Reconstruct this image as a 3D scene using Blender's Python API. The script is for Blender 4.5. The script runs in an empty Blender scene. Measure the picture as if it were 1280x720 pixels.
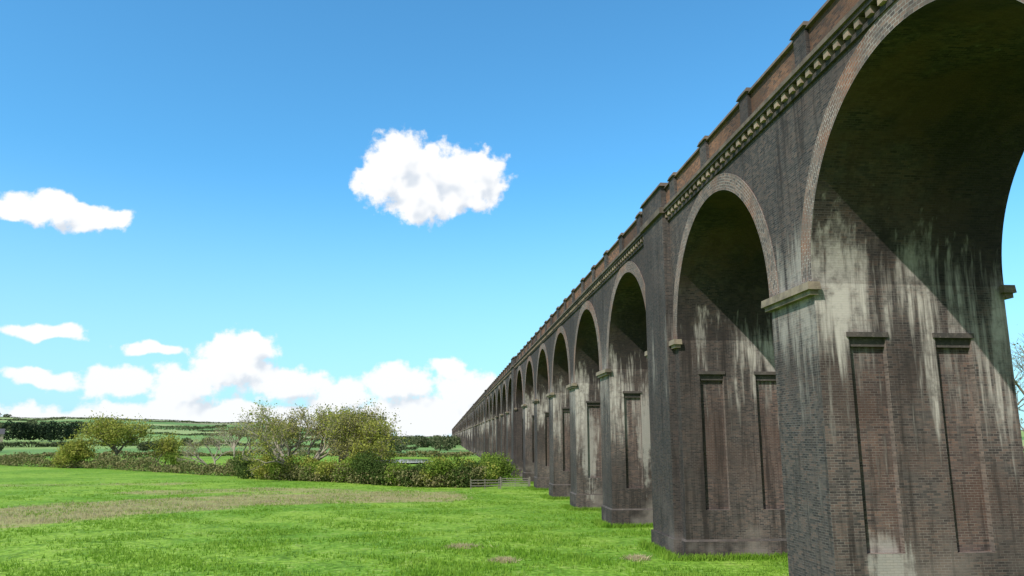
import bpy, math, random
import numpy as np
from mathutils import Vector
rng=np.random.default_rng(7); random.seed(7)
scene=bpy.context.scene
scene.view_settings.view_transform='Standard'; scene.view_settings.look='None'; scene.view_settings.exposure=0

# ------------------------------------------------------------ node helpers
class NT:
    def __init__(s,tree): s.t=tree; s.n=tree.nodes; s.l=tree.links
    def put(s,sock,v):
        if v is None: return
        if isinstance(v,bpy.types.NodeSocket): s.l.new(v,sock)
        else:
            if isinstance(v,(tuple,list)) and len(v)==3 and sock.type=='RGBA': v=(*v,1)
            sock.default_value=v
    def node(s,typ,ins=None,**props):
        n=s.n.new(typ)
        for k,v in props.items(): setattr(n,k,v)
        if ins:
            for k,v in ins.items(): s.put(n.inputs[k],v)
        return n
    def M(s,op,a,b=None,c=None,clamp=False):
        n=s.n.new('ShaderNodeMath'); n.operation=op; n.use_clamp=clamp
        s.put(n.inputs[0],a)
        if b is not None: s.put(n.inputs[1],b)
        if c is not None: s.put(n.inputs[2],c)
        return n.outputs[0]
    def V(s,op,a,b=None):
        n=s.n.new('ShaderNodeVectorMath'); n.operation=op
        s.put(n.inputs[0],a)
        if b is not None: s.put(n.inputs[1],b)
        return n.outputs[0]
    def mix(s,f,a,b,mode='MIX'):
        n=s.n.new('ShaderNodeMix'); n.data_type='RGBA'; n.blend_type=mode
        s.put(n.inputs[0],f); s.put(n.inputs[6],a); s.put(n.inputs[7],b)
        return n.outputs[2]
    def ss(s,v,lo,hi,a=0.0,b=1.0):
        n=s.n.new('ShaderNodeMapRange'); n.interpolation_type='SMOOTHSTEP'
        s.put(n.inputs[0],v); s.put(n.inputs[1],lo); s.put(n.inputs[2],hi); s.put(n.inputs[3],a); s.put(n.inputs[4],b)
        return n.outputs[0]
    def noise(s,vec,scale,detail=3,rough=.55,dist=0):
        n=s.node('ShaderNodeTexNoise',{'Vector':vec,'Scale':scale,'Detail':detail,'Roughness':rough,'Distortion':dist})
        return n.outputs[0]
    def ramp(s,f,stops,interp='LINEAR'):
        n=s.n.new('ShaderNodeValToRGB'); r=n.color_ramp; r.interpolation=interp
        r.elements[0].position=stops[0][0]; r.elements[0].color=(*stops[0][1],1)
        r.elements[1].position=stops[1][0]; r.elements[1].color=(*stops[1][1],1)
        for p,c in stops[2:]:
            e=r.elements.new(p); e.color=(*c,1)
        s.put(n.inputs[0],f); return n.outputs[0]
def newmat(name):
    m=bpy.data.materials.new(name); m.use_nodes=True
    t=NT(m.node_tree); b=t.n['Principled BSDF']; return m,t,b

# ------------------------------------------------------------ brick materials
def brick_mat(name,stops,mortar,bw=.235,rh=.08,ms=.008,streak=1.0,red=.5,dark=.5,moss=.3,redcol=(.145,.077,.057),zlo=2.5,rust=0,patch=False):
    m,t,b=newmat(name)
    uv=t.node('ShaderNodeUVMap').outputs[0]
    pos=t.node('ShaderNodeNewGeometry').outputs['Position']
    sx=t.node('ShaderNodeSeparateXYZ',{0:pos}); z=sx.outputs[2]
    br=t.node('ShaderNodeTexBrick',{'Vector':uv,'Color1':(0,0,0),'Color2':(1,1,1),'Mortar':(.5,.5,.5),'Scale':1.0,'Mortar Size':ms,'Mortar Smooth':.25,'Bias':0.0,'Brick Width':bw,'Row Height':rh})
    col=t.ramp(br.outputs[0],stops)
    n1=t.noise(pos,.33,3,.6); n2=t.noise(pos,1.7,4,.68); n3=t.noise(pos,.13,2,.5)
    col=t.mix(t.M('MULTIPLY',t.ss(n1,.47,.66),red),col,t.mix(br.outputs[0],redcol,tuple(c*.5 for c in redcol)))
    col=t.mix(t.M('MULTIPLY',t.ss(n2,.45,.75),.4),col,(.16,.146,.135))
    col=t.mix(t.M('MULTIPLY',br.outputs[1],.75),col,t.mix(t.ss(n2,.35,.65),mortar,tuple(c*.4 for c in mortar)))
    col=t.mix(t.M('MULTIPLY',t.ss(n3,.60,.42),dark),col,(.024,.020,.019))
    if streak>0:
        s1=t.noise(t.V('MULTIPLY',pos,(1.0,1.0,.075)),1.0,4,.7)
        s2=t.noise(t.V('MULTIPLY',pos,(5,5,.33)),1.0,3,.65)
        hm=t.M('MULTIPLY',t.ss(z,zlo,10.5),t.ss(z,14.8,11.2))
        gate=t.M('ADD',t.M('MULTIPLY',hm,.21),t.M('MULTIPLY',t.M('SUBTRACT',n3,.5),.48))
        k=t.M('ADD',t.M('ADD',t.M('MULTIPLY',s1,.60),t.M('MULTIPLY',s2,.40)),gate)
        w=t.M('MULTIPLY',t.ss(k,.64,.81),streak)
        w=t.M('MULTIPLY',w,t.ss(n2,.24,.60,.15,.92))
        ds=t.M('MULTIPLY',t.ss(s2,.50,.66),.5)
        ds2=t.M('MULTIPLY',t.ss(s1,.46,.32),.8)
        col=t.mix(t.M('MAXIMUM',ds,ds2),col,(.026,.021,.019))
        col=t.mix(w,col,(.56,.51,.455))
        lowm=t.M('MULTIPLY',t.ss(z,4.2,1.0),t.ss(n1,.48,.66))
        col=t.mix(t.M('MULTIPLY',lowm,.45*min(streak,1)),col,(.34,.30,.27))
    if patch: # lime run-off below the first recess of the near pier and on piers further on
        for c,s in (((13.72,23.8,2.2),(1.45,1.0,.95)),((13.2,70.6,5.2),(1.3,.5,.28)),((14.6,55.7,6.5),(1.6,.6,.35))):
            q=t.V('MULTIPLY',t.V('SUBTRACT',pos,c),s); ln=t.n.new('ShaderNodeVectorMath'); ln.operation='LENGTH'; t.l.new(q,ln.inputs[0])
            wv=t.ss(t.M('ADD',ln.outputs['Value'],t.M('ADD',t.M('MULTIPLY',t.M('SUBTRACT',n2,.5),1.6),t.M('MULTIPLY',t.M('SUBTRACT',s2,.5),2.0))),1.25,.45)
            col=t.mix(t.M('MULTIPLY',t.M('MULTIPLY',wv,.62),t.ss(br.outputs[1],0,1,1,.6)),col,(.46,.43,.39))
    if moss>0:
        col=t.mix(t.M('MULTIPLY',t.ss(n2,.56,.70),moss),col,(.085,.064,.04))
    if rust>0:
        col=t.mix(t.M('MULTIPLY',t.M('MULTIPLY',t.ss(n1,.42,.6),t.ss(z,12.5,15.5)),rust),col,(.095,.055,.032))
    t.put(b.inputs['Base Color'],col); b.inputs['Roughness'].default_value=.85
    b.inputs['Specular IOR Level'].default_value=.2
    bp=t.node('ShaderNodeBump',{'Height':t.M('SUBTRACT',1.0,br.outputs[1]),'Strength':.5,'Distance':.015}); t.put(b.inputs['Normal'],bp.outputs[0])
    return m
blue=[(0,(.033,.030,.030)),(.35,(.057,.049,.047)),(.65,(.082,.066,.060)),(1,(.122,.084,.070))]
side=[(0,(.043,.037,.036)),(.35,(.077,.062,.058)),(.65,(.110,.083,.074)),(1,(.156,.106,.088))]
panl=[(0,(.054,.041,.039)),(.35,(.094,.067,.061)),(.65,(.130,.088,.076)),(1,(.180,.113,.090))]
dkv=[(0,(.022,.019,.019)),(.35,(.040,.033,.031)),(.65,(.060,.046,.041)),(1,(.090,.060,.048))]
m_side=brick_mat('brick_pier_side',side,(.25,.225,.20),streak=.95,red=.35,dark=.5,moss=.05,patch=True)
m_panel=brick_mat('brick_recess_panel',panl,(.25,.225,.20),streak=.65,red=.55,dark=.3,moss=.05,patch=True)
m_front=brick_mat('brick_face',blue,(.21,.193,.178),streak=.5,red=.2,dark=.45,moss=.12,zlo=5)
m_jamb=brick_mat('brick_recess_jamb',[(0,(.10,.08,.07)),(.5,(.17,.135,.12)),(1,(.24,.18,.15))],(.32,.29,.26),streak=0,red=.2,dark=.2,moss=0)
m_ring=brick_mat('brick_arch_ring',[(0,(.09,.072,.067)),(.5,(.16,.118,.10)),(1,(.25,.165,.13))],(.42,.385,.35),bw=.235,rh=.12,ms=.016,streak=.0,red=.95,dark=.25,moss=.1,redcol=(.31,.15,.095))
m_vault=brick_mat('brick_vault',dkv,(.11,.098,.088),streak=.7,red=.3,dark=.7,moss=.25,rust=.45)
m_para=brick_mat('brick_parapet',[(0,(.075,.047,.038)),(.4,(.18,.088,.055)),(1,(.31,.148,.083))],(.27,.23,.18),streak=0,red=.5,dark=.6,moss=.35,redcol=(.37,.165,.08))
def stone_mat(name,c1,c2,lich):
    m,t,b=newmat(name)
    pos=t.node('ShaderNodeNewGeometry').outputs['Position']
    n=t.noise(pos,1.3,4,.7); n2=t.noise(pos,6,3,.7); n3=t.noise(pos,.5,3,.6)
    col=t.mix(t.ss(n,.35,.65),c1,c2)
    col=t.mix(t.ss(n2,.52,.68),col,lich)
    col=t.mix(t.M('MULTIPLY',t.ss(n3,.48,.62),.6),col,(.05,.038,.03))
    t.put(b.inputs['Base Color'],col); b.inputs['Roughness'].default_value=.9
    bp=t.node('ShaderNodeBump',{'Height':n2,'Strength':.5,'Distance':.03}); t.put(b.inputs['Normal'],bp.outputs[0])
    return m
m_stone=stone_mat('stone_coping',(.155,.115,.085),(.09,.066,.05),(.15,.122,.088))
m_cream=stone_mat('stone_dentil',(.35,.26,.185),(.21,.155,.115),(.27,.205,.15))
m_cap=stone_mat('stone_impost',(.27,.215,.155),(.15,.118,.085),(.22,.185,.125))
m_lintel=stone_mat('stone_lintel',(.09,.073,.064),(.05,.043,.039),(.12,.10,.087))
m_ballast=stone_mat('track_ballast',(.2,.19,.18),(.12,.11,.1),(.25,.24,.22))
VM=[m_side,m_front,m_ring,m_vault,m_para,m_stone,m_cream,m_cap,m_lintel,m_ballast,m_jamb,m_panel]
SIDE,FRONT,RING,VAULT,PARA,STONE,CREAM,CAP,LINTEL,BALLAST,JAMB,PANEL=range(12)

class MB:
    def __init__(s): s.v=[];s.f=[];s.uv=[];s.m=[]
    def q(s,pts,mat,uvs=None):
        i=len(s.v); s.v+= [tuple(p) for p in pts]; s.f.append(tuple(range(i,i+len(pts)))); s.m.append(mat)
        if uvs is None:
            a=Vector(pts[0]);n=(Vector(pts[1])-a).cross(Vector(pts[2])-a); ax=max(range(3),key=lambda k:abs(n[k]))
            o=[(1,2),(0,2),(0,1)][ax]; uvs=[(p[o[0]],p[o[1]]) for p in pts]
        s.uv+=list(uvs)
    def box(s,x0,x1,y0,y1,z0,z1,mat,front=None,tx=0,ty=0):
        f=mat if front is None else front
        a=[(x0,y0,z0),(x1,y0,z0),(x1,y1,z0),(x0,y1,z0)]
        b=[(x0+tx,y0+ty,z1),(x1-tx,y0+ty,z1),(x1-tx,y1-ty,z1),(x0+tx,y1-ty,z1)]
        s.q([a[3],a[2],a[1],a[0]],mat); s.q(b,mat)
        s.q([a[0],a[1],b[1],b[0]],mat); s.q([a[2],a[3],b[3],b[2]],mat)
        s.q([a[3],a[0],b[0],b[3]],f); s.q([a[1],a[2],b[2],b[1]],f)
    def mesh(s,name,mats):
        me=bpy.data.meshes.new(name); me.from_pydata(s.v,[],s.f)
        for m in mats: me.materials.append(m)
        me.polygons.foreach_set('material_index',s.m)
        u=me.uv_layers.new(name='UVMap'); u.data.foreach_set('uv',np.array(s.uv,dtype=np.float32).ravel())
        me.update(); return me

D=12.0; W=6.6; w=11.52; t_=3.36; T=5.52; L=w+t_; R=w/2; ZS=11.25; ZC=11.40; RT=.72; RE=R+RT
ZT=18.0
def cornice(mb,y0,y1,ped=None,par=True):
    Ly=y1-y0
    for sgn,xo in ((1,0.0),(-1,W)):
        def bx(a,b,*r,**k):
            xa,xb=xo+sgn*a,xo+sgn*b
            mb.box(min(xa,xb),max(xa,xb),*r,**k)
        n=max(1,int(round(Ly/.62)))
        for i in range(n):
            yc=y0+(i+.5)*Ly/n
            bx(-.22,.02,yc-.14,yc+.14,ZT+.02,ZT+.26,CREAM)
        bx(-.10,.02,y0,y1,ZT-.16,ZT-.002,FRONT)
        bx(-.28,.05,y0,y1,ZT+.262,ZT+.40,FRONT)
        bx(-.36,.30,y0,y1,ZT+.402,ZT+.56,STONE)
        bx(-.10,.34,y0,y1,ZT+.562,ZT+1.66,PARA)
        bx(-.24,.46,y0,y1,ZT+1.662,ZT+1.84,STONE,tx=.07)
        if ped:
            for yc in ped:
                bx(-.25,.42,yc-.42,yc+.42,ZT+.563,ZT+1.74,FRONT)
                bx(-.35,.54,yc-.52,yc+.52,ZT+1.742,ZT+1.93,STONE,tx=.08,ty=.08)
    mb.q([(0.02,y0,ZT+.5),(W-.02,y0,ZT+.5),(W-.02,y1,ZT+.5),(0.02,y1,ZT+.5)],BALLAST)
    mb.q([(0.02,y0,ZT),(0.02,y1,ZT),(0.02,y1,ZT+.4),(0.02,y0,ZT+.4)],FRONT)
    mb.q([(W-.02,y0,ZT),(W-.02,y1,ZT),(W-.02,y1,ZT+.4),(W-.02,y0,ZT+.4)],FRONT)

def span_mesh():
    mb=MB(); n=56
    A=[math.pi*i/n for i in range(n+1)]
    for xo,sg in ((0.0,-1),(W,1)):
        xr=xo+sg*.045
        for i in range(n):
            a,b=A[i],A[i+1]
            y0,z0=RE*math.cos(a),ZC+RE*math.sin(a); y1,z1=RE*math.cos(b),ZC+RE*math.sin(b)
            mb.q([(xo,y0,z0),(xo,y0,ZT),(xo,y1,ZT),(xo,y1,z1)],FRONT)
            i0,k0=R*math.cos(a),ZC+R*math.sin(a); i1,k1=R*math.cos(b),ZC+R*math.sin(b)
            rm=(R+RE)/2
            mb.q([(xr,i0,k0),(xr,y0,z0),(xr,y1,z1),(xr,i1,k1)],RING,[(rm*a,0),(rm*a,RT),(rm*b,RT),(rm*b,0)])
            mb.q([(xr,y0,z0),(xo,y0,z0),(xo,y1,z1),(xr,y1,z1)],RING,[(rm*a,0),(rm*a,.05),(rm*b,.05),(rm*b,0)])
        for s in (-1,1):
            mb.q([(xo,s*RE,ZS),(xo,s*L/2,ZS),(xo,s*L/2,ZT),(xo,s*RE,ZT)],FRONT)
            mb.q([(xr,s*R,ZS),(xr,s*RE,ZS),(xr,s*RE,ZC),(xr,s*R,ZC)],RING,[(0,0),(0,RT),(.15,RT),(.15,0)])
            mb.q([(xr,s*RE,ZS),(xo,s*RE,ZS),(xo,s*RE,ZC),(xr,s*RE,ZC)],RING)
    for i in range(n):
        a,b=A[i],A[i+1]
        p=lambda x,t:(x,R*math.cos(t),ZC+R*math.sin(t))
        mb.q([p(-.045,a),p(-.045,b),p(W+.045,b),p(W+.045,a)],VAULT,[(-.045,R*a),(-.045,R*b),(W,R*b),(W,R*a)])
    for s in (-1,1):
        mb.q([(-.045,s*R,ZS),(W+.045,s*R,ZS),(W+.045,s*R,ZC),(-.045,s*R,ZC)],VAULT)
    cornice(mb,-L/2,L/2,ped=[-L/3,0,L/3])
    return mb.mesh('arch_span',VM)

def pier_mesh(th,king=False):
    mb=MB(); h=th/2; zb=-1.0; rd=.24
    xs=[0,1.05,2.3,4.0,5.25,W]; zs=[zb,2.75,9.55,ZS]
    for s in (-1,1):
        for i in range(5):
            for j in range(3):
                rec=(j==1 and i in(1,3)); y=s*h-(s*rd if rec else 0)
                mb.q([(xs[i],y,zs[j]),(xs[i+1],y,zs[j]),(xs[i+1],y,zs[j+1]),(xs[i],y,zs[j+1])],PANEL if rec else SIDE)
                if rec:
                    a,b,c,d=xs[i],xs[i+1],zs[j],zs[j+1]
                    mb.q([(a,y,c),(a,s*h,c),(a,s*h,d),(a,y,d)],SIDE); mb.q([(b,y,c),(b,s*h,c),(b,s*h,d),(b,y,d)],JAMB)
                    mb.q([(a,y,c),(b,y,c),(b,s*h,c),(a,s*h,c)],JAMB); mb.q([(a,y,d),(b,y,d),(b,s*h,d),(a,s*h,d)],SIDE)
                    ya,yb=sorted((s*(h-.18),s*(h+.06)))
                    mb.box(a-.08,b+.08,ya,yb,d-.06,d+.1,LINTEL)
                    ya,yb=sorted((s*(h-.235),s*(h-.10)))
                    mb.box(a+.001,b-.001,ya,yb,d-.36,d-.061,LINTEL)
    for x in (0,W):
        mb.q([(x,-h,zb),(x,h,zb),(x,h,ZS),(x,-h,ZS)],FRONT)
    mb.box(-.10,W+.10,-h-.10,h+.10,zb,1.25,SIDE,front=FRONT); mb.box(-.099,W+.099,-h-.099,h+.099,1.251,1.35,LINTEL,tx=.095,ty=.095)
    rngs=[(-h-.22,h+.22)] if not king else [(-h-.22,-2.0),(2.0,h+.22)]
    for a,b in rngs:
        for x0,x1 in ((-.30,.14),(W-.14,W+.30)):
            mb.box(x0,x1,a,b,ZS-.24,ZS+.02,CAP,tx=.02,ty=.02)
            mb.box(x0+.1,x1-.06,a+.1,b-.1,ZS-.40,ZS-.242,CAP)
    if king:
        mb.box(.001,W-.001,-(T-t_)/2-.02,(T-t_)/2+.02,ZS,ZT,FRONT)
        cornice(mb,-(T-t_)/2-.0,(T-t_)/2+.0)
        for sg,xo in ((1,0.0),(-1,W)):
            def bx(a,b,*r,**k):
                xa,xb=xo+sg*a,xo+sg*b; mb.box(min(xa,xb),max(xa,xb),*r,**k)
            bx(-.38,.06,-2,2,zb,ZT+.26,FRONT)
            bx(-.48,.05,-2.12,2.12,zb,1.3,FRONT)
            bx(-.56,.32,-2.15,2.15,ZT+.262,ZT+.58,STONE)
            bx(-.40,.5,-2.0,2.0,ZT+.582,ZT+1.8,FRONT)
            bx(-.52,.62,-2.15,2.15,ZT+1.802,ZT+2.02,STONE,tx=.1,ty=.1)
    return mb.mesh('king_pier' if king else 'pier',VM)
sm=span_mesh(); pm=pier_mesh(t_); km=pier_mesh(T,True)
via=bpy.data.objects.new('railway_viaduct',None); scene.collection.objects.link(via); via.location=(D,0,0)
PIERS=[]
def child(name,me,y):
    o=bpy.data.objects.new(name,me); scene.collection.objects.link(o); o.parent=via; o.location=(0,y,0)
    if 'pier' in name: PIERS.append((y,(T if 'king' in name else t_)/2))
Y1=1.98*D+t_/2
def seq():
    y=Y1; k=1; child('pier',pm,y); hw=t_/2
    while k<78:
        child('arch_span',sm,y+hw+w/2); k+=1
        nh=T/2 if (k-2)%6==0 else t_/2
        y=y+hw+w+nh; child('king_pier' if nh>t_/2 else 'pier',km if nh>t_/2 else pm,y); hw=nh
    y=Y1;k=1;hw=t_/2
    while k>-8:
        child('arch_span',sm,y-hw-w/2); k-=1
        nh=T/2 if (k-2)%6==0 else t_/2
        y=y-hw-w-nh; child('king_pier' if nh>t_/2 else 'pier',km if nh>t_/2 else pm,y); hw=nh
seq()

# ------------------------------------------------------------ fast mesh
def fast(name,verts,faces,k,mats,mi=None,attr=None,smooth=False):
    me=bpy.data.meshes.new(name); nf=len(faces)
    me.vertices.add(len(verts)); me.vertices.foreach_set('co',np.asarray(verts,dtype=np.float32).ravel())
    me.loops.add(nf*k); me.loops.foreach_set('vertex_index',np.asarray(faces,dtype=np.int32).ravel())
    me.polygons.add(nf); me.polygons.foreach_set('loop_start',np.arange(0,nf*k,k,dtype=np.int32))
    try: me.polygons.foreach_set('loop_total',np.full(nf,k,dtype=np.int32))
    except Exception: pass
    for m in mats: me.materials.append(m)
    if mi is not None: me.polygons.foreach_set('material_index',np.asarray(mi,dtype=np.int32))
    me.update(calc_edges=True)
    if attr:
        for an,av in attr.items():
            a=me.attributes.new(an,'FLOAT','POINT'); a.data.foreach_set('value',np.asarray(av,dtype=np.float32))
    me.polygons.foreach_set('use_smooth',np.full(nf,smooth))
    o=bpy.data.objects.new(name,me); scene.collection.objects.link(o); return o

# ------------------------------------------------------------ terrain
def sst(x,a,b):
    u=np.clip((x-a)/(b-a),0,1); return u*u*(3-2*u)
def terr(x,y):
    x=np.asarray(x,float);y=np.asarray(y,float)
    r=np.hypot(x,y); az=np.degrees(np.arctan2(x,y))
    H=np.interp(az,[-180,-90,-40,-28,-20,-13,-8,-3,5,40,90,180],[45,60,66,64,60,52,28,10,8,30,40,45])
    H=H*(1+.02*np.sin(az*.5)+.02*np.sin(az*1.3+1))
    u=np.clip((r-250)/2350,0,1); f=u**1.1*(1-.12*u*u)/.88
    h=H*f+ (1.8*np.sin(x*.006+1)+1.5*np.sin(y*.005+x*.003))*sst(r,400,1100)*(1-sst(r,1600,2400))
    h=h+ .10*np.sin(x*.21+.5*np.sin(y*.11))*np.sin(y*.13+1)*sst(r,12,30)*sst(np.abs(x-15),6,14)
    h=h+(.42*(1-sst(y,40,62))-.22*sst(y,62,85))*sst(x,-25,5)*(1-sst(r,200,300))
    h=h-110*sst(r,2700,9000)
    return h
rs=np.concatenate([[0.5],np.geomspace(2,9500,330)]); na=900
an=np.linspace(0,2*np.pi,na,endpoint=False)
RR,AA=np.meshgrid(rs,an,indexing='ij'); X=RR*np.sin(AA); Y=RR*np.cos(AA); Z=terr(X,Y)
V=np.stack([X,Y,Z],-1).reshape(-1,3)
ii,jj=np.meshgrid(np.arange(len(rs)-1),np.arange(na),indexing='ij'); j2=(jj+1)%na
F=np.stack([ii*na+jj,ii*na+j2,(ii+1)*na+j2,(ii+1)*na+jj],-1).reshape(-1,4)
def polydist(px,py,pl):
    d=np.full(px.shape,1e9)
    for (a,b),(c,e) in zip(pl[:-1],pl[1:]):
        vx,vy=c-a,e-b; u=np.clip(((px-a)*vx+(py-b)*vy)/(vx*vx+vy*vy),0,1)
        d=np.minimum(d,np.hypot(px-a-u*vx,py-b-u*vy))
    return d
band=[(-70,54),(-36,66),(-30,76),(-20.5,84),(-4.7,89)]
band2=[(-34,98),(-18,99),(-3,96)]
def dryf(x,y):
    d=1-sst(polydist(x,y,band),5,12)
    d2=.8*(1-sst(polydist(x,y,band2),2,9))
    d3=.65*(1-sst(polydist(x,y,[(-70,112),(-38,114)]),1,8))
    return np.maximum(np.maximum(d,d2),d3)
dry=dryf(V[:,0],V[:,1])
def mkground():
    m,t,b=newmat('meadow_ground')
    pos=t.node('ShaderNodeNewGeometry').outputs['Position']
    n1=t.noise(pos,.06,3,.6); n2=t.noise(pos,.45,4,.70); n3=t.noise(pos,2.8,3,.7)
    c=t.mix(t.ss(n1,.40,.60),(.145,.300,.026),(.235,.390,.044))
    c=t.mix(t.M('MULTIPLY',t.ss(n2,.50,.62),.7),c,(.098,.215,.022))
    c=t.mix(t.M('MULTIPLY',t.ss(n2,.46,.34),.6),c,(.30,.41,.09))
    gc=t.mix(t.M('MULTIPLY',t.ss(n3,.50,.70),.45),c,(.32,.38,.11))
    at=t.node('ShaderNodeAttribute',attribute_name='dry').outputs['Fac']
    nz=t.noise(t.V('MULTIPLY',pos,(.3,1.3,1)),.5,4,.72)
    dm=t.ss(t.M('ADD',at,t.M('MULTIPLY',t.M('SUBTRACT',nz,.5),2.3)),.4,.95)
    gc=t.mix(t.M('MULTIPLY',dm,.85),gc,t.mix(t.ss(n3,.35,.65),(.44,.37,.18),(.28,.27,.10)))
    dk=t.ss(n3,.30,.62,.60,1.12)
    gc=t.mix(1.0,gc,t.node('ShaderNodeCombineXYZ',{0:dk,1:dk,2:dk}).outputs[0],'MULTIPLY')
    wob=t.node('ShaderNodeTexNoise',{'Vector':pos,'Scale':.004,'Detail':1.0}).outputs[1]
    fp=t.V('MULTIPLY',t.V('ADD',pos,t.V('MULTIPLY',wob,(60,60,0))),(1/340,1/240,0))
    vo=t.node('ShaderNodeTexVoronoi',{'Vector':fp,'Scale':1.0},voronoi_dimensions='2D')
    fcol=t.ramp(t.node('ShaderNodeSeparateColor',{0:vo.outputs['Color']}).outputs[0],[(0,(.14,.27,.05)),(.2,(.25,.36,.08)),(.4,(.12,.24,.04)),(.5,(.31,.38,.12)),(.72,(.26,.26,.12)),(.85,(.18,.32,.06))],'CONSTANT')
    fcol=t.mix(t.M('MULTIPLY',t.ss(n1,.4,.7),.25),fcol,(.16,.24,.09))
    fcol=t.mix(.13,fcol,(.24,.31,.33))  # aerial haze put into the far field colour as a bluish tint
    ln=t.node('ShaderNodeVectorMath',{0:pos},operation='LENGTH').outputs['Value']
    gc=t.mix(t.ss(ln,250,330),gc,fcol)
    t.put(b.inputs['Base Color'],gc); b.inputs['Roughness'].default_value=.95; b.inputs['Specular IOR Level'].default_value=.1
    t.put(b.inputs['Normal'],t.node('ShaderNodeBump',{'Height':n3,'Strength':.8,'Distance':.3}).outputs[0])
    return m
m_g=mkground()
fast('ground',V,F,4,[m_g],attr={'dry':dry},smooth=True)

# ------------------------------------------------------------ foliage materials
def leaf_mat(name,c1,c2,c3,tr=.3):
    m,t,b=newmat(name)
    g=t.node('ShaderNodeNewGeometry'); pos=g.outputs['Position']
    n=t.noise(pos,.55,2,.6); r=g.outputs['Random Per Island']
    c=t.mix(t.ss(n,.38,.62),c1,c2); c=t.mix(t.M('MULTIPLY',t.ss(r,.4,1.0),.6),c,c3)
    df=t.node('ShaderNodeBsdfDiffuse',{'Color':c})
    tl=t.node('ShaderNodeBsdfTranslucent',{'Color':c}); mx=t.node('ShaderNodeMixShader',{0:tr,1:df.outputs[0],2:tl.outputs[0]})
    t.n.remove(b); t.l.new(mx.outputs[0],t.n['Material Output'].inputs[0]); return m
lf_yel=leaf_mat('leaves_willow',(.33,.34,.07),(.23,.27,.05),(.43,.42,.11),.35)
lf_oli=leaf_mat('leaves_budding',(.27,.265,.085),(.31,.29,.10),(.40,.37,.14),.35)
lf_dark=leaf_mat('leaves_evergreen',(.055,.090,.024),(.08,.125,.033),(.13,.175,.05))
lf_grn=leaf_mat('leaves_fresh',(.19,.28,.045),(.12,.19,.032),(.30,.36,.07),.35)
lf_brn=leaf_mat('twigs_hedge',(.22,.20,.09),(.14,.17,.055),(.31,.28,.14),.2)
lf_con=leaf_mat('needles_conifer',(.018,.035,.022),(.03,.05,.028),(.04,.06,.03),.1)
lf_far=leaf_mat('foliage_distant',(.07,.10,.048),(.11,.13,.062),(.16,.165,.085),.2)
m_gr=leaf_mat('grass_blades',(.19,.35,.035),(.27,.42,.06),(.14,.27,.03),.4)
m_dr=leaf_mat('grass_dry',(.52,.45,.26),(.40,.35,.17),(.62,.56,.38),.4)
def bark_mat(name,c1,c2):
    m,t,b=newmat(name); pos=t.node('ShaderNodeNewGeometry').outputs['Position']
    t.put(b.inputs['Base Color'],t.mix(t.noise(t.V('MULTIPLY',pos,(8,8,2)),1,2,.6),c1,c2)); b.inputs['Roughness'].default_value=.9; return m
bark=bark_mat('bark',(.20,.17,.12),(.10,.08,.06)); bark_p=bark_mat('bark_pale',(.36,.32,.24),(.21,.18,.13))
def leafquads(c,size,stretch=1.0):
    n=len(c); a=rng.normal(size=(n,3)); a/=np.linalg.norm(a,axis=1,keepdims=True)
    b=rng.normal(size=(n,3)); b-= (b*a).sum(1,keepdims=True)*a; b/=np.linalg.norm(b,axis=1,keepdims=True)
    s=(size*rng.uniform(.5,1.3,size=n))[:,None]
    a=a*s*stretch; b=b*s*.6
    v=np.stack([c-a,c-b*1.0+a*.1,c+a,c+b+a*.1],1).reshape(-1,3)
    return v,np.arange(4*n).reshape(-1,4)
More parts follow.
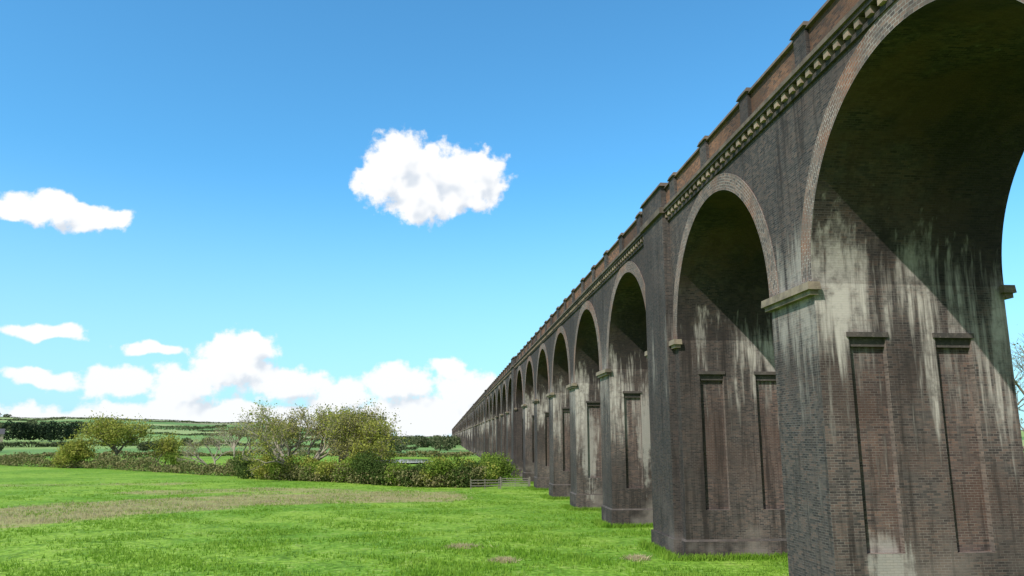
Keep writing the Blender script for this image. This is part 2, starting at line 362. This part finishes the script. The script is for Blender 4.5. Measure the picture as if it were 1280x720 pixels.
def tree(name,loc,H,spread,seed,mleaf,mbark,nleaf,lsize,depth=5,r0=None,stems=1,low=.2,upb=.35,clump=.55):
    rr=random.Random(seed); tv=[];tf=[];tips=[]
    def tube(p,q,ra,rb,k):
        d=(q-p).normalized(); u=d.orthogonal().normalized(); v=d.cross(u); i=len(tv)
        for c,r in((p,ra),(q,rb)):
            for j in range(k):
                an=2*math.pi*j/k; tv.append(tuple(c+u*(r*math.cos(an))+v*(r*math.sin(an))))
        for j in range(k): tf.append((i+j,i+(j+1)%k,i+k+(j+1)%k,i+k+j))
    def grow(p,d,l,r,dep):
        k=6 if dep>2 else 3
        segs=2 if dep>1 else 1; q=p
        for s in range(segs):
            d2=(d+Vector((rr.gauss(0,.13),rr.gauss(0,.13),rr.gauss(.03,.08)))).normalized()
            q2=q+d2*(l/segs); tube(q,q2,r*(1-.25*s/segs),r*(1-.25*(s+1)/segs),k); 
            if dep<=2: tips.append(((q+q2)/2,l))
            q=q2;d=d2
        if dep<=0: tips.append((q,l)); return
        n=rr.choice([2,3,3]) if dep>1 else 3
        for _ in range(n):
            nd=(d+Vector((rr.gauss(0,.62)*spread,rr.gauss(0,.62)*spread,rr.gauss(upb*.4,.3)))).normalized()
            grow(q,nd,l*rr.uniform(.62,.88),r*.6,dep-1)
    L0=H*.27
    for s in range(stems):
        d=Vector((rr.gauss(0,.35 if stems>1 else .05),rr.gauss(0,.35 if stems>1 else .05),1)).normalized()
        grow(Vector((rr.gauss(0,.3*(stems>1)),rr.gauss(0,.3*(stems>1)),-.3)),d,L0*rr.uniform(.8,1.1)*(1 if stems==1 else .8),(r0 or H*.022),depth)
    tv=np.array(tv); tf=np.array(tf)
    zmax=np.percentile(np.array([tt[0].z for tt in tips]),98); sc=H/zmax
    tv=tv*sc
    pts=np.array([tuple(tt[0]) for tt in tips])*sc
    pick=rng.integers(0,len(pts),nleaf); c=pts[pick]+rng.normal(size=(nleaf,3))*clump
    c[:,2]=np.maximum(c[:,2],.1)
    lv,lq=leafquads(c,lsize)
    allv=np.vstack([tv,lv]); allf=np.vstack([tf,lq+len(tv)]); mi=np.r_[np.zeros(len(tf)),np.ones(len(lq))]
    o=fast(name,allv,allf,4,[mbark,mleaf],mi); o.location=(loc[0],loc[1],float(terr(loc[0],loc[1]))); return o
def bush(name,loc,rx,ry,h,mleaf,n,ls=.16):
    k=rng.integers(6,11)
    cc=np.stack([rng.normal(0,rx*.42,k),rng.normal(0,ry*.42,k),rng.uniform(.25,.72,k)*h],1); cr=rng.uniform(.22,.4,k)*h
    pick=rng.integers(0,k,n); d=rng.normal(size=(n,3)); d/=np.linalg.norm(d,axis=1,keepdims=True)
    c=cc[pick]+d*(cr[pick]*rng.uniform(.45,1.15,n)**.6)[:,None]
    c+=rng.normal(size=c.shape)*.14; c[:,2]=np.abs(c[:,2])
    m2=n//5; low=np.stack([rng.normal(0,rx*.45,m2),rng.normal(0,ry*.45,m2),rng.uniform(0,.45*h,m2)],1)
    lv,lq=leafquads(np.vstack([c,low]),ls)
    sv=[];sf=[]
    for i in range(k):
        q=cc[i]; r=.04; i0=len(sv)
        for pz,rad in(((q[0]*.2,q[1]*.2,-.2),r),((q[0],q[1],q[2]),r*.4)):
            for j in range(4): sv.append((pz[0]+rad*math.cos(j*1.57),pz[1]+rad*math.sin(j*1.57),pz[2]))
        for j in range(4): sf.append((i0+j,i0+(j+1)%4,i0+4+(j+1)%4,i0+4+j))
    sv=np.array(sv);sf=np.array(sf)
    o=fast(name,np.vstack([sv,lv]),np.vstack([sf,lq+len(sv)]),4,[bark,mleaf],np.r_[np.zeros(len(sf)),np.ones(len(lq))])
    o.location=(loc[0],loc[1],float(terr(loc[0],loc[1]))); return o

tree('willow_tree',(-72,180),10,1.1,3,lf_yel,bark,8000,.24,stems=3,clump=.8)
tree('willow_tree',(-79,178),6,1.3,4,lf_yel,bark,4500,.22,stems=3,clump=.7)
tree('willow_tree',(-64,186),6,1.2,5,lf_yel,bark,3500,.22,stems=3,clump=.8)
tree('bare_tree',(-39,155),9.5,.9,11,lf_oli,bark_p,1600,.13,depth=6,stems=2,clump=.4)
tree('bare_tree',(-46,162),7.0,.9,12,lf_oli,bark_p,1200,.13,depth=6,stems=2,clump=.4)
tree('bare_tree',(-33,146),8.0,.9,14,lf_oli,bark_p,1400,.13,depth=6,stems=2,clump=.4)
for i,(x,y,h,nl,mt) in enumerate([(-25.5,131,10.2,5000,lf_oli),(-21.5,128,10.9,5000,lf_yel),(-18,133,10.4,5000,lf_oli),(-15,126,10.4,5000,lf_yel),(-11.5,124,10.2,5000,lf_oli),(-9.5,120,8.2,4500,lf_yel)]):
    tree('ash_tree',(x,y),h,.72,20+i,mt,bark_p,nl,.165,depth=6,stems=3,clump=.55)
tree('bare_tree',(52,62),17,.9,40,lf_oli,bark,500,.12,depth=6)
tree('bare_tree',(60,80),15,.9,41,lf_oli,bark,500,.12,depth=6)
bl=[(-31,130,2.4,2,3.8,lf_dark),(-27.5,127,2.2,2,4.2,lf_yel),(-24.5,126,2.2,2,3.8,lf_grn),(-21.5,124,2.2,2,4.2,lf_yel),(-18.5,121.5,2,1.8,3.6,lf_grn),(-15.5,119,2,1.8,4.0,lf_yel),(-13,117.5,2,1.8,4.8,lf_grn),(-10.6,114,2,1.7,4.6,lf_dark),(-8.4,112,2,1.6,3.6,lf_dark),(-6,110.5,1.9,1.6,3.2,lf_grn),(-4,109,1.8,1.6,3.4,lf_dark),(-1.6,108.5,1.8,1.6,3.7,lf_yel),(.6,108,1.7,1.5,4.0,lf_grn),(2.8,107.6,1.6,1.5,3.8,lf_dark),(4.6,109.5,1.7,1.5,3.9,lf_yel),(6.5,116,1.7,1.5,4.0,lf_grn),(8.5,122,1.7,1.6,4.0,lf_grn),(0,114,2,2,4.0,lf_yel),(-10,121,2.2,2,4.6,lf_yel),(-34,139,2.2,2,3.2,lf_yel),(-37,143,2.2,2,3.0,lf_grn),(-83,181,3,2.5,4.0,lf_yel),(-60,183,2.6,2,3.2,lf_grn)]
for x,y,rx,ry,h,mt in bl: bush('bush',(x,y),rx,ry,h,mt,2400)
def hedge(name,pl,wid,hgt,n,mat,ls,hv=.35):
    pl=np.array(pl,float); seg=np.hypot(*np.diff(pl,axis=0).T); cum=np.r_[0,np.cumsum(seg)]
    s=rng.uniform(0,cum[-1],n); x=np.interp(s,cum,pl[:,0]); y=np.interp(s,cum,pl[:,1])
    ph=rng.uniform(0,6,4)
    hh=hgt*(1+hv*(np.sin(s/cum[-1]*57+ph[0])*.4+np.sin(s/cum[-1]*131+ph[1])*.35+np.sin(s/cum[-1]*23+ph[2])*.5))
    u=rng.uniform(0,1,n)**.6; x=x+rng.normal(0,wid*.4,n); y=y+rng.normal(0,wid*.4,n)
    c=np.stack([x,y,terr(x,y)+u*hh],1); lv,lq=leafquads(c,ls); return fast(name,lv,lq,4,[mat])
hedge('hedgerow',[(-140,235),(-95,188),(-77,177),(-52,152),(-38,139),(-27,129)],1.8,1.9,22000,lf_brn,.20,.6)
hedge('hedgerow',[(-27,127),(-14,116.5),(-3.6,108),(5,106.5)],1.6,1.8,14000,lf_brn,.17,.5)
hedge('hedgerow',[(6,112),(8.5,135),(9,170)],1.4,2.6,7000,lf_grn,.2)
def arc(r,a0,a1,n=14,j=.05):
    out=[]
    for i in range(n):
        a=math.radians(a0+(a1-a0)*i/(n-1)); q=r*(1+random.gauss(0,j)*.5); out.append((q*math.sin(a),q*math.cos(a)))
    return out
hedge('distant_hedgerow',arc(275,-34,2),2.5,1.4,9000,lf_brn,.4,.6)
hedge('distant_hedgerow',arc(390,-34,-2),2.0,1.5,9000,lf_far,.5,.6)
hedge('distant_hedgerow',arc(600,-36,0,j=.08),2.5,1.8,9000,lf_far,.6,.6)
hedge('distant_hedgerow',arc(900,-36,0,j=.12),3,2.4,9000,lf_far,.8,.6)
hedge('distant_hedgerow',arc(1300,-36,0,j=.14),4,3,8000,lf_far,1.0,.6)
hedge('distant_hedgerow',arc(1850,-36,0,j=.12),5,3.6,7000,lf_far,1.3,.6)
hedge('distant_hedgerow',arc(2520,-36,1,j=.03),6,2.6,8000,lf_far,1.4,.4)
for i in range(6):
    a=random.uniform(-32,-4); r=random.uniform(500,1500)
    hedge('distant_hedgerow',[p[0] for p in (arc(r,a,a,2,0),arc(r*1.35,a+random.uniform(-3,3),a,2,0))],3,3,1800,lf_far,1.0,.5)
def mass(name,items,mat,ls,per):
    cs=[]
    for x,y,r,h in items:
        d=rng.normal(size=(per,3)); d/=np.linalg.norm(d,axis=1,keepdims=True)
        c=d*(rng.uniform(.3,1,per)**.4)[:,None]*np.array([r,r,h*.45])+np.array([x,y,h*.52]); c+=rng.normal(size=c.shape)*r*.08
        c[:,2]+=float(terr(x,y)); cs.append(c)
    lv,lq=leafquads(np.vstack(cs),ls); return fast(name,lv,lq,4,[mat])
pol=lambda a,r:(r*math.sin(math.radians(a)),r*math.cos(math.radians(a)))
mass('conifer_plantation',[(*pol(-27.8+i*.42+random.gauss(0,.05),440+random.gauss(0,6)),3.4,random.uniform(8.5,11)) for i in range(9)],lf_con,.5,700)
mass('distant_woodland',[(*pol(random.uniform(-32,-16),random.uniform(300,420)),random.uniform(2,3),random.uniform(2.5,4)) for _ in range(8)],lf_far,.5,350)
mass('distant_woodland',[(*pol(random.uniform(-5,1.2),random.uniform(330,900)),random.uniform(4,8),random.uniform(4,7)) for _ in range(22)],lf_far,.8,350)
mass('distant_woodland',[(*pol(random.uniform(-36,0),random.uniform(700,1700)),random.uniform(4,7),random.uniform(4,6.5)) for _ in range(14)],lf_far,1.1,200)
mass('distant_woodland',[(*pol(-28.6,2300),12,12),(*pol(-28.0,2320),9,9)],lf_far,1.6,200)

def tufts(name,px,py,hmin,hmax,nb,wd,mat,lean=.35):
    n=len(px); idx=np.repeat(np.arange(n),nb); m=len(idx)
    bx=px[idx]+rng.normal(0,.07,m); by=py[idx]+rng.normal(0,.07,m); bz=terr(bx,by)-.02
    a=rng.uniform(0,6.283,m); h=rng.uniform(hmin,hmax,m); ww=wd*rng.uniform(.6,1.4,m)
    p0=np.stack([bx-ww*np.cos(a),by-ww*np.sin(a),bz],1); p1=np.stack([bx+ww*np.cos(a),by+ww*np.sin(a),bz],1)
    p2=np.stack([bx+rng.normal(0,lean,m)*h,by+rng.normal(0,lean,m)*h,bz+h],1)
    v=np.stack([p0,p1,p2],1).reshape(-1,3); return fast(name,v,np.arange(3*m).reshape(-1,3),3,[mat])
n=80000
r=np.exp(rng.uniform(math.log(33),math.log(130),n)); a=np.radians(rng.uniform(-33,38,n)); px=r*np.sin(a);py=r*np.cos(a)
k=(px<22)&(np.sin(px*.55+np.sin(py*.3)*2)*np.sin(py*.47+px*.2)+rng.normal(0,.45,n)>.15)
tufts('meadow_grass',px[k],py[k],.08,.24,4,.028,m_gr)
n=70000
r=np.exp(rng.uniform(math.log(48),math.log(125),n)); a=np.radians(rng.uniform(-33,6,n)); px=r*np.sin(a);py=r*np.cos(a)
k=dryf(px,py)*rng.uniform(.6,1.2,n)+.25*np.sin(px*.8+np.sin(py)*1.5)>.8
tufts('dry_grass',px[k],py[k],.08,.30,3,.02,m_dr)
cl=[(1.1,44.5,.55),(3.0,39.0,.3),(9.6,39.0,.35),(-17.8,82,.6)]
PX=np.concatenate([rng.normal(c[0],c[2]*.8,260) for c in cl]);PY=np.concatenate([rng.normal(c[1],c[2]*.9,260) for c in cl])
tufts('tussock_grass',PX,PY,.06,.24,3,.03,m_dr,.8)
qx=[];qy=[]
for yc,hh in PIERS:
    if 20<yc<140:
        k=450; s=rng.uniform(-hh-.4,hh+.4,k); qx.append(D-.3-np.abs(rng.normal(0,.22,k))-(.3 if hh>2 else 0)); qy.append(yc+s)
        k=500; qx.append(rng.uniform(D-.4,D+W,k)); qy.append(yc-hh-.15-np.abs(rng.normal(0,.2,k)))
tufts('long_grass',np.concatenate(qx),np.concatenate(qy),.12,.42,4,.03,m_gr)

# ------------------------------------------------------------ pond
m_w,t,b=newmat('pond_water'); b.inputs['Base Color'].default_value=(.10,.16,.17,1); b.inputs['Roughness'].default_value=.06
pos=t.node('ShaderNodeNewGeometry').outputs['Position']
t.put(b.inputs['Normal'],t.node('ShaderNodeBump',{'Height':t.noise(pos,2,2,.5),'Strength':.15,'Distance':.05}).outputs[0])
pv=[(-10+9*math.cos(q)*(1+.15*math.sin(3*q)),220+20*math.sin(q)*(1+.1*math.cos(2*q)),.14) for q in np.linspace(0,2*math.pi,48,endpoint=False)]
me=bpy.data.meshes.new('pond'); me.from_pydata(pv,[],[tuple(range(48))]); me.materials.append(m_w)
o=bpy.data.objects.new('pond',me); scene.collection.objects.link(o)

# ------------------------------------------------------------ gate and fence
m_wood=bark_mat('weathered_wood',(.26,.235,.20),(.14,.125,.10))
def wood(name,loc,rot,parts):
    mb=MB()
    for p in parts: mb.box(*p,0)
    o=bpy.data.objects.new(name,mb.mesh(name,[m_wood])); o.location=(loc[0],loc[1],float(terr(loc[0],loc[1]))); o.rotation_euler[2]=rot; scene.collection.objects.link(o); return o
gate=[(0,3.6,-.03,.03,z,z+.09) for z in(.3,.52,.75,1.0,1.25)]+[(0,.09,-.045,-.031,.3,1.36),(3.5,3.6,-.045,-.031,.3,1.36),(1.76,1.85,-.045,-.031,.3,1.34),(-.22,-.03,-.1,.1,-.3,1.5),(3.63,3.82,-.1,.1,-.3,1.5)]
wood('field_gate',(7.6,103.5),0,gate)
fen=[(0,3.9,-.025,.025,z,z+.1) for z in(.35,.7,1.05)]+[(x-.06,x+.06,.026,.14,-.3,1.25) for x in(.1,1.95,3.8)]
wood('wooden_fence',(3.5,102.8),math.radians(8),fen)

# ------------------------------------------------------------ farmhouse far left
m_fw,t,b=newmat('farm_stone_wall'); pos=t.node('ShaderNodeNewGeometry').outputs['Position']; t.put(b.inputs['Base Color'],t.mix(t.noise(pos,1.5),(.42,.36,.27),(.3,.26,.2)))
m_rf,t,b=newmat('farm_slate_roof'); pos=t.node('ShaderNodeNewGeometry').outputs['Position']; t.put(b.inputs['Base Color'],t.mix(t.noise(pos,1.5),(.1,.09,.09),(.06,.055,.06)))
m_gl,t,b=newmat('window_glass'); b.inputs['Base Color'].default_value=(.02,.025,.03,1); b.inputs['Roughness'].default_value=.1
fx,fy=pol(-28.7,430)
fe=bpy.data.objects.new('farmhouse',None); scene.collection.objects.link(fe); fe.location=(fx,fy,float(terr(fx,fy))); fe.rotation_euler[2]=.5; fe.scale=(.8,.8,.8)
def fch(name,mb,mats):
    o=bpy.data.objects.new(name,mb.mesh(name,mats)); o.parent=fe; scene.collection.objects.link(o)
mb=MB(); mb.box(-6,6,-3.5,3.5,-1,5,0)
for s in(-6,6): mb.q([(s,-3.5,5),(s,3.5,5),(s,0,7.8)],0)
fch('walls',mb,[m_fw])
mb=MB()
for s in(-1,1): mb.q([(-6.4,s*3.9,4.75),(6.4,s*3.9,4.75),(6.4,0,7.95),(-6.4,0,7.95)],0)
mb.box(-5.6,-4.8,-.4,.4,7.2,9.2,0); fch('roof',mb,[m_rf])
mb=MB()
for x in(-4,-1.3,1.3,4):
    for z in(.9,3.1): mb.box(x-.45,x+.45,-3.53,-3.4,z,z+1.2,0)
fch('windows',mb,[m_gl])

# ------------------------------------------------------------ camera, sun
cam=bpy.data.cameras.new('camera'); co=bpy.data.objects.new('camera',cam); scene.collection.objects.link(co)
cam.lens=27; cam.sensor_width=36; cam.clip_end=20000; cam.clip_start=.1
co.location=(0,0,6.25); co.rotation_euler=(math.radians(90+11.08),0,math.radians(-4.97)); scene.camera=co
sd=Vector((1,1,-1.44)).normalized()
sl=bpy.data.lights.new('sun','SUN'); sl.energy=4.9; sl.angle=math.radians(.5); sl.color=(1,.955,.89)
so=bpy.data.objects.new('sun',sl); scene.collection.objects.link(so); so.rotation_euler=sd.to_track_quat('-Z','Y').to_euler(); so.location=(-50,-50,80)

# ------------------------------------------------------------ world
wd=bpy.data.worlds.new('World'); scene.world=wd; wd.use_nodes=True; t=NT(wd.node_tree)
try: wd.cycles.sampling_method='NONE'
except Exception as e: print('ws',e)
bg=t.n['Background']; bg.inputs[1].default_value=.1
sky=t.node('ShaderNodeTexSky',sky_type='NISHITA'); sky.sun_disc=False; sky.sun_elevation=math.radians(45.5); sky.sun_rotation=math.radians(225)
sky.air_density=1.0; sky.dust_density=.6; sky.ozone_density=2.0
gd=t.node('ShaderNodeTexCoord').outputs['Generated']; sp=t.node('ShaderNodeSeparateXYZ',{0:gd})
az=t.M('MULTIPLY',t.M('ARCTAN2',sp.outputs[0],sp.outputs[1]),57.2958); el=t.M('MULTIPLY',t.M('ARCSINE',sp.outputs[2]),57.2958)
CA=[(-3.6,20.0,2.7,2.4),(-.8,19.5,3.2,2.2),(2.3,19.4,2.4,1.8),(-2.2,17.5,2.6,2.1),(-5.2,18.8,2.0,1.8),(.9,18.1,2.8,1.6),
(-27.1,14.5,2.4,1.2),(-24.9,14.2,2.1,1.05),
(-15.1,5.0,2.6,2.2),(-13.8,6.3,1.7,1.2),(-18.1,3.4,2.4,1.5),(-11.2,3.9,2.3,1.4),(-7.5,3.2,2.5,1.3),(-3.4,4.0,2.5,1.6),(2.0,3.4,3,1.5)]
CB=[(-29.2,14.1,1.3,.75),(-27.2,15.1,1.3,.7),(-23.3,14.4,1.2,.7),(-22.2,3.6,2.0,1.0),(.2,5.0,1.4,.9),(-14.5,1.3,17,1.1),(0,1.5,9,1.5),(-26.3,3.8,2.4,.6),(-26.6,6.7,2.6,.5),(-20.3,5.9,2.2,.5)]
def dens(name,C,det,far):
    g=bpy.data.node_groups.new(name,'ShaderNodeTree')
    g.interface.new_socket('az',in_out='INPUT',socket_type='NodeSocketFloat'); g.interface.new_socket('el',in_out='INPUT',socket_type='NodeSocketFloat'); g.interface.new_socket('d',in_out='OUTPUT',socket_type='NodeSocketFloat')
    G=NT(g); gi=g.nodes.new('NodeGroupInput'); go=g.nodes.new('NodeGroupOutput')
    pv=G.node('ShaderNodeCombineXYZ',{0:gi.outputs[0],1:gi.outputs[1]}).outputs[0]
    wn=G.node('ShaderNodeTexNoise',{'Vector':pv,'Scale':.45,'Detail':1.0,'Roughness':.5}).outputs[1]
    pw=G.V('ADD',pv,G.V('MULTIPLY',G.V('SUBTRACT',wn,(.5,.5,.5)),(2.2,1.6,0)))
    acc=None
    for (a,e,rx,ry) in C:
        q=G.V('MULTIPLY',G.V('SUBTRACT',pw,(a,e,0)),(1/(rx*1.15),1/(ry*1.15),0))
        ln=G.n.new('ShaderNodeVectorMath'); ln.operation='LENGTH'; G.l.new(q,ln.inputs[0])
        dd=G.M('SUBTRACT',1.0,ln.outputs['Value'])
        acc=dd if acc is None else G.M('SMOOTH_MAX',acc,dd,.2)
    if far:
        nf=G.noise(G.V('MULTIPLY',pv,(.09,.22,0)),1,2,.5)
        fm=G.M('SUBTRACT',G.M('SUBTRACT',G.M('MULTIPLY',nf,2.4),1.15),G.ss(gi.outputs[1],8,28))
        acc=G.M('MAXIMUM',acc,G.M('SUBTRACT',fm,G.ss(G.M('ABSOLUTE',gi.outputs[0]),52,36,0,3)))
    fb=G.noise(pv,.95,det,.57)
    dn=G.M('ADD',acc,G.M('MULTIPLY',G.M('SUBTRACT',fb,.5),1.2))
    G.l.new(dn,go.inputs[0])
    def f(a,e):
        n=t.n.new('ShaderNodeGroup'); n.node_tree=g; t.put(n.inputs[0],a); t.put(n.inputs[1],e); return n.outputs[0]
    return f
d0=dens('cloud_density',CA+CB,6,True)(az,el); d1=dens('cloud_density_soft',CA,1,False)(t.M('ADD',az,-.8),t.M('ADD',el,1.2))
alpha=t.ss(d0,-.02,.34)
lit=t.ss(t.M('SUBTRACT',t.M('MINIMUM',d0,.5),d1),-.70,-.02)
cc=t.mix(lit,(7.2,7.8,8.6),(10.4,10.4,10.4))
haze=t.ss(el,9,0); cc=t.mix(t.M('MULTIPLY',haze,.22),cc,(7.8,8.7,9.6))
sc=t.mix(1.0,sky.outputs[0],(.92,2.05,2.40),'MULTIPLY')
skc=t.mix(t.ss(el,20,-1,0,.68),sc,(5.4,7.8,9.6))
fill_veil=t.M('MULTIPLY',t.ss(t.M('ABSOLUTE',az),60,110),t.ss(t.noise(t.V('MULTIPLY',gd,(2,2,4)),1,3,.6),.2,.6))  # unseen veil added behind the camera for a neutral fill on the piers
skc=t.mix(t.M('MULTIPLY',fill_veil,.75),skc,(6.0,5.5,5.1))
t.put(bg.inputs[0],t.mix(t.M('MULTIPLY',alpha,.98),skc,cc))
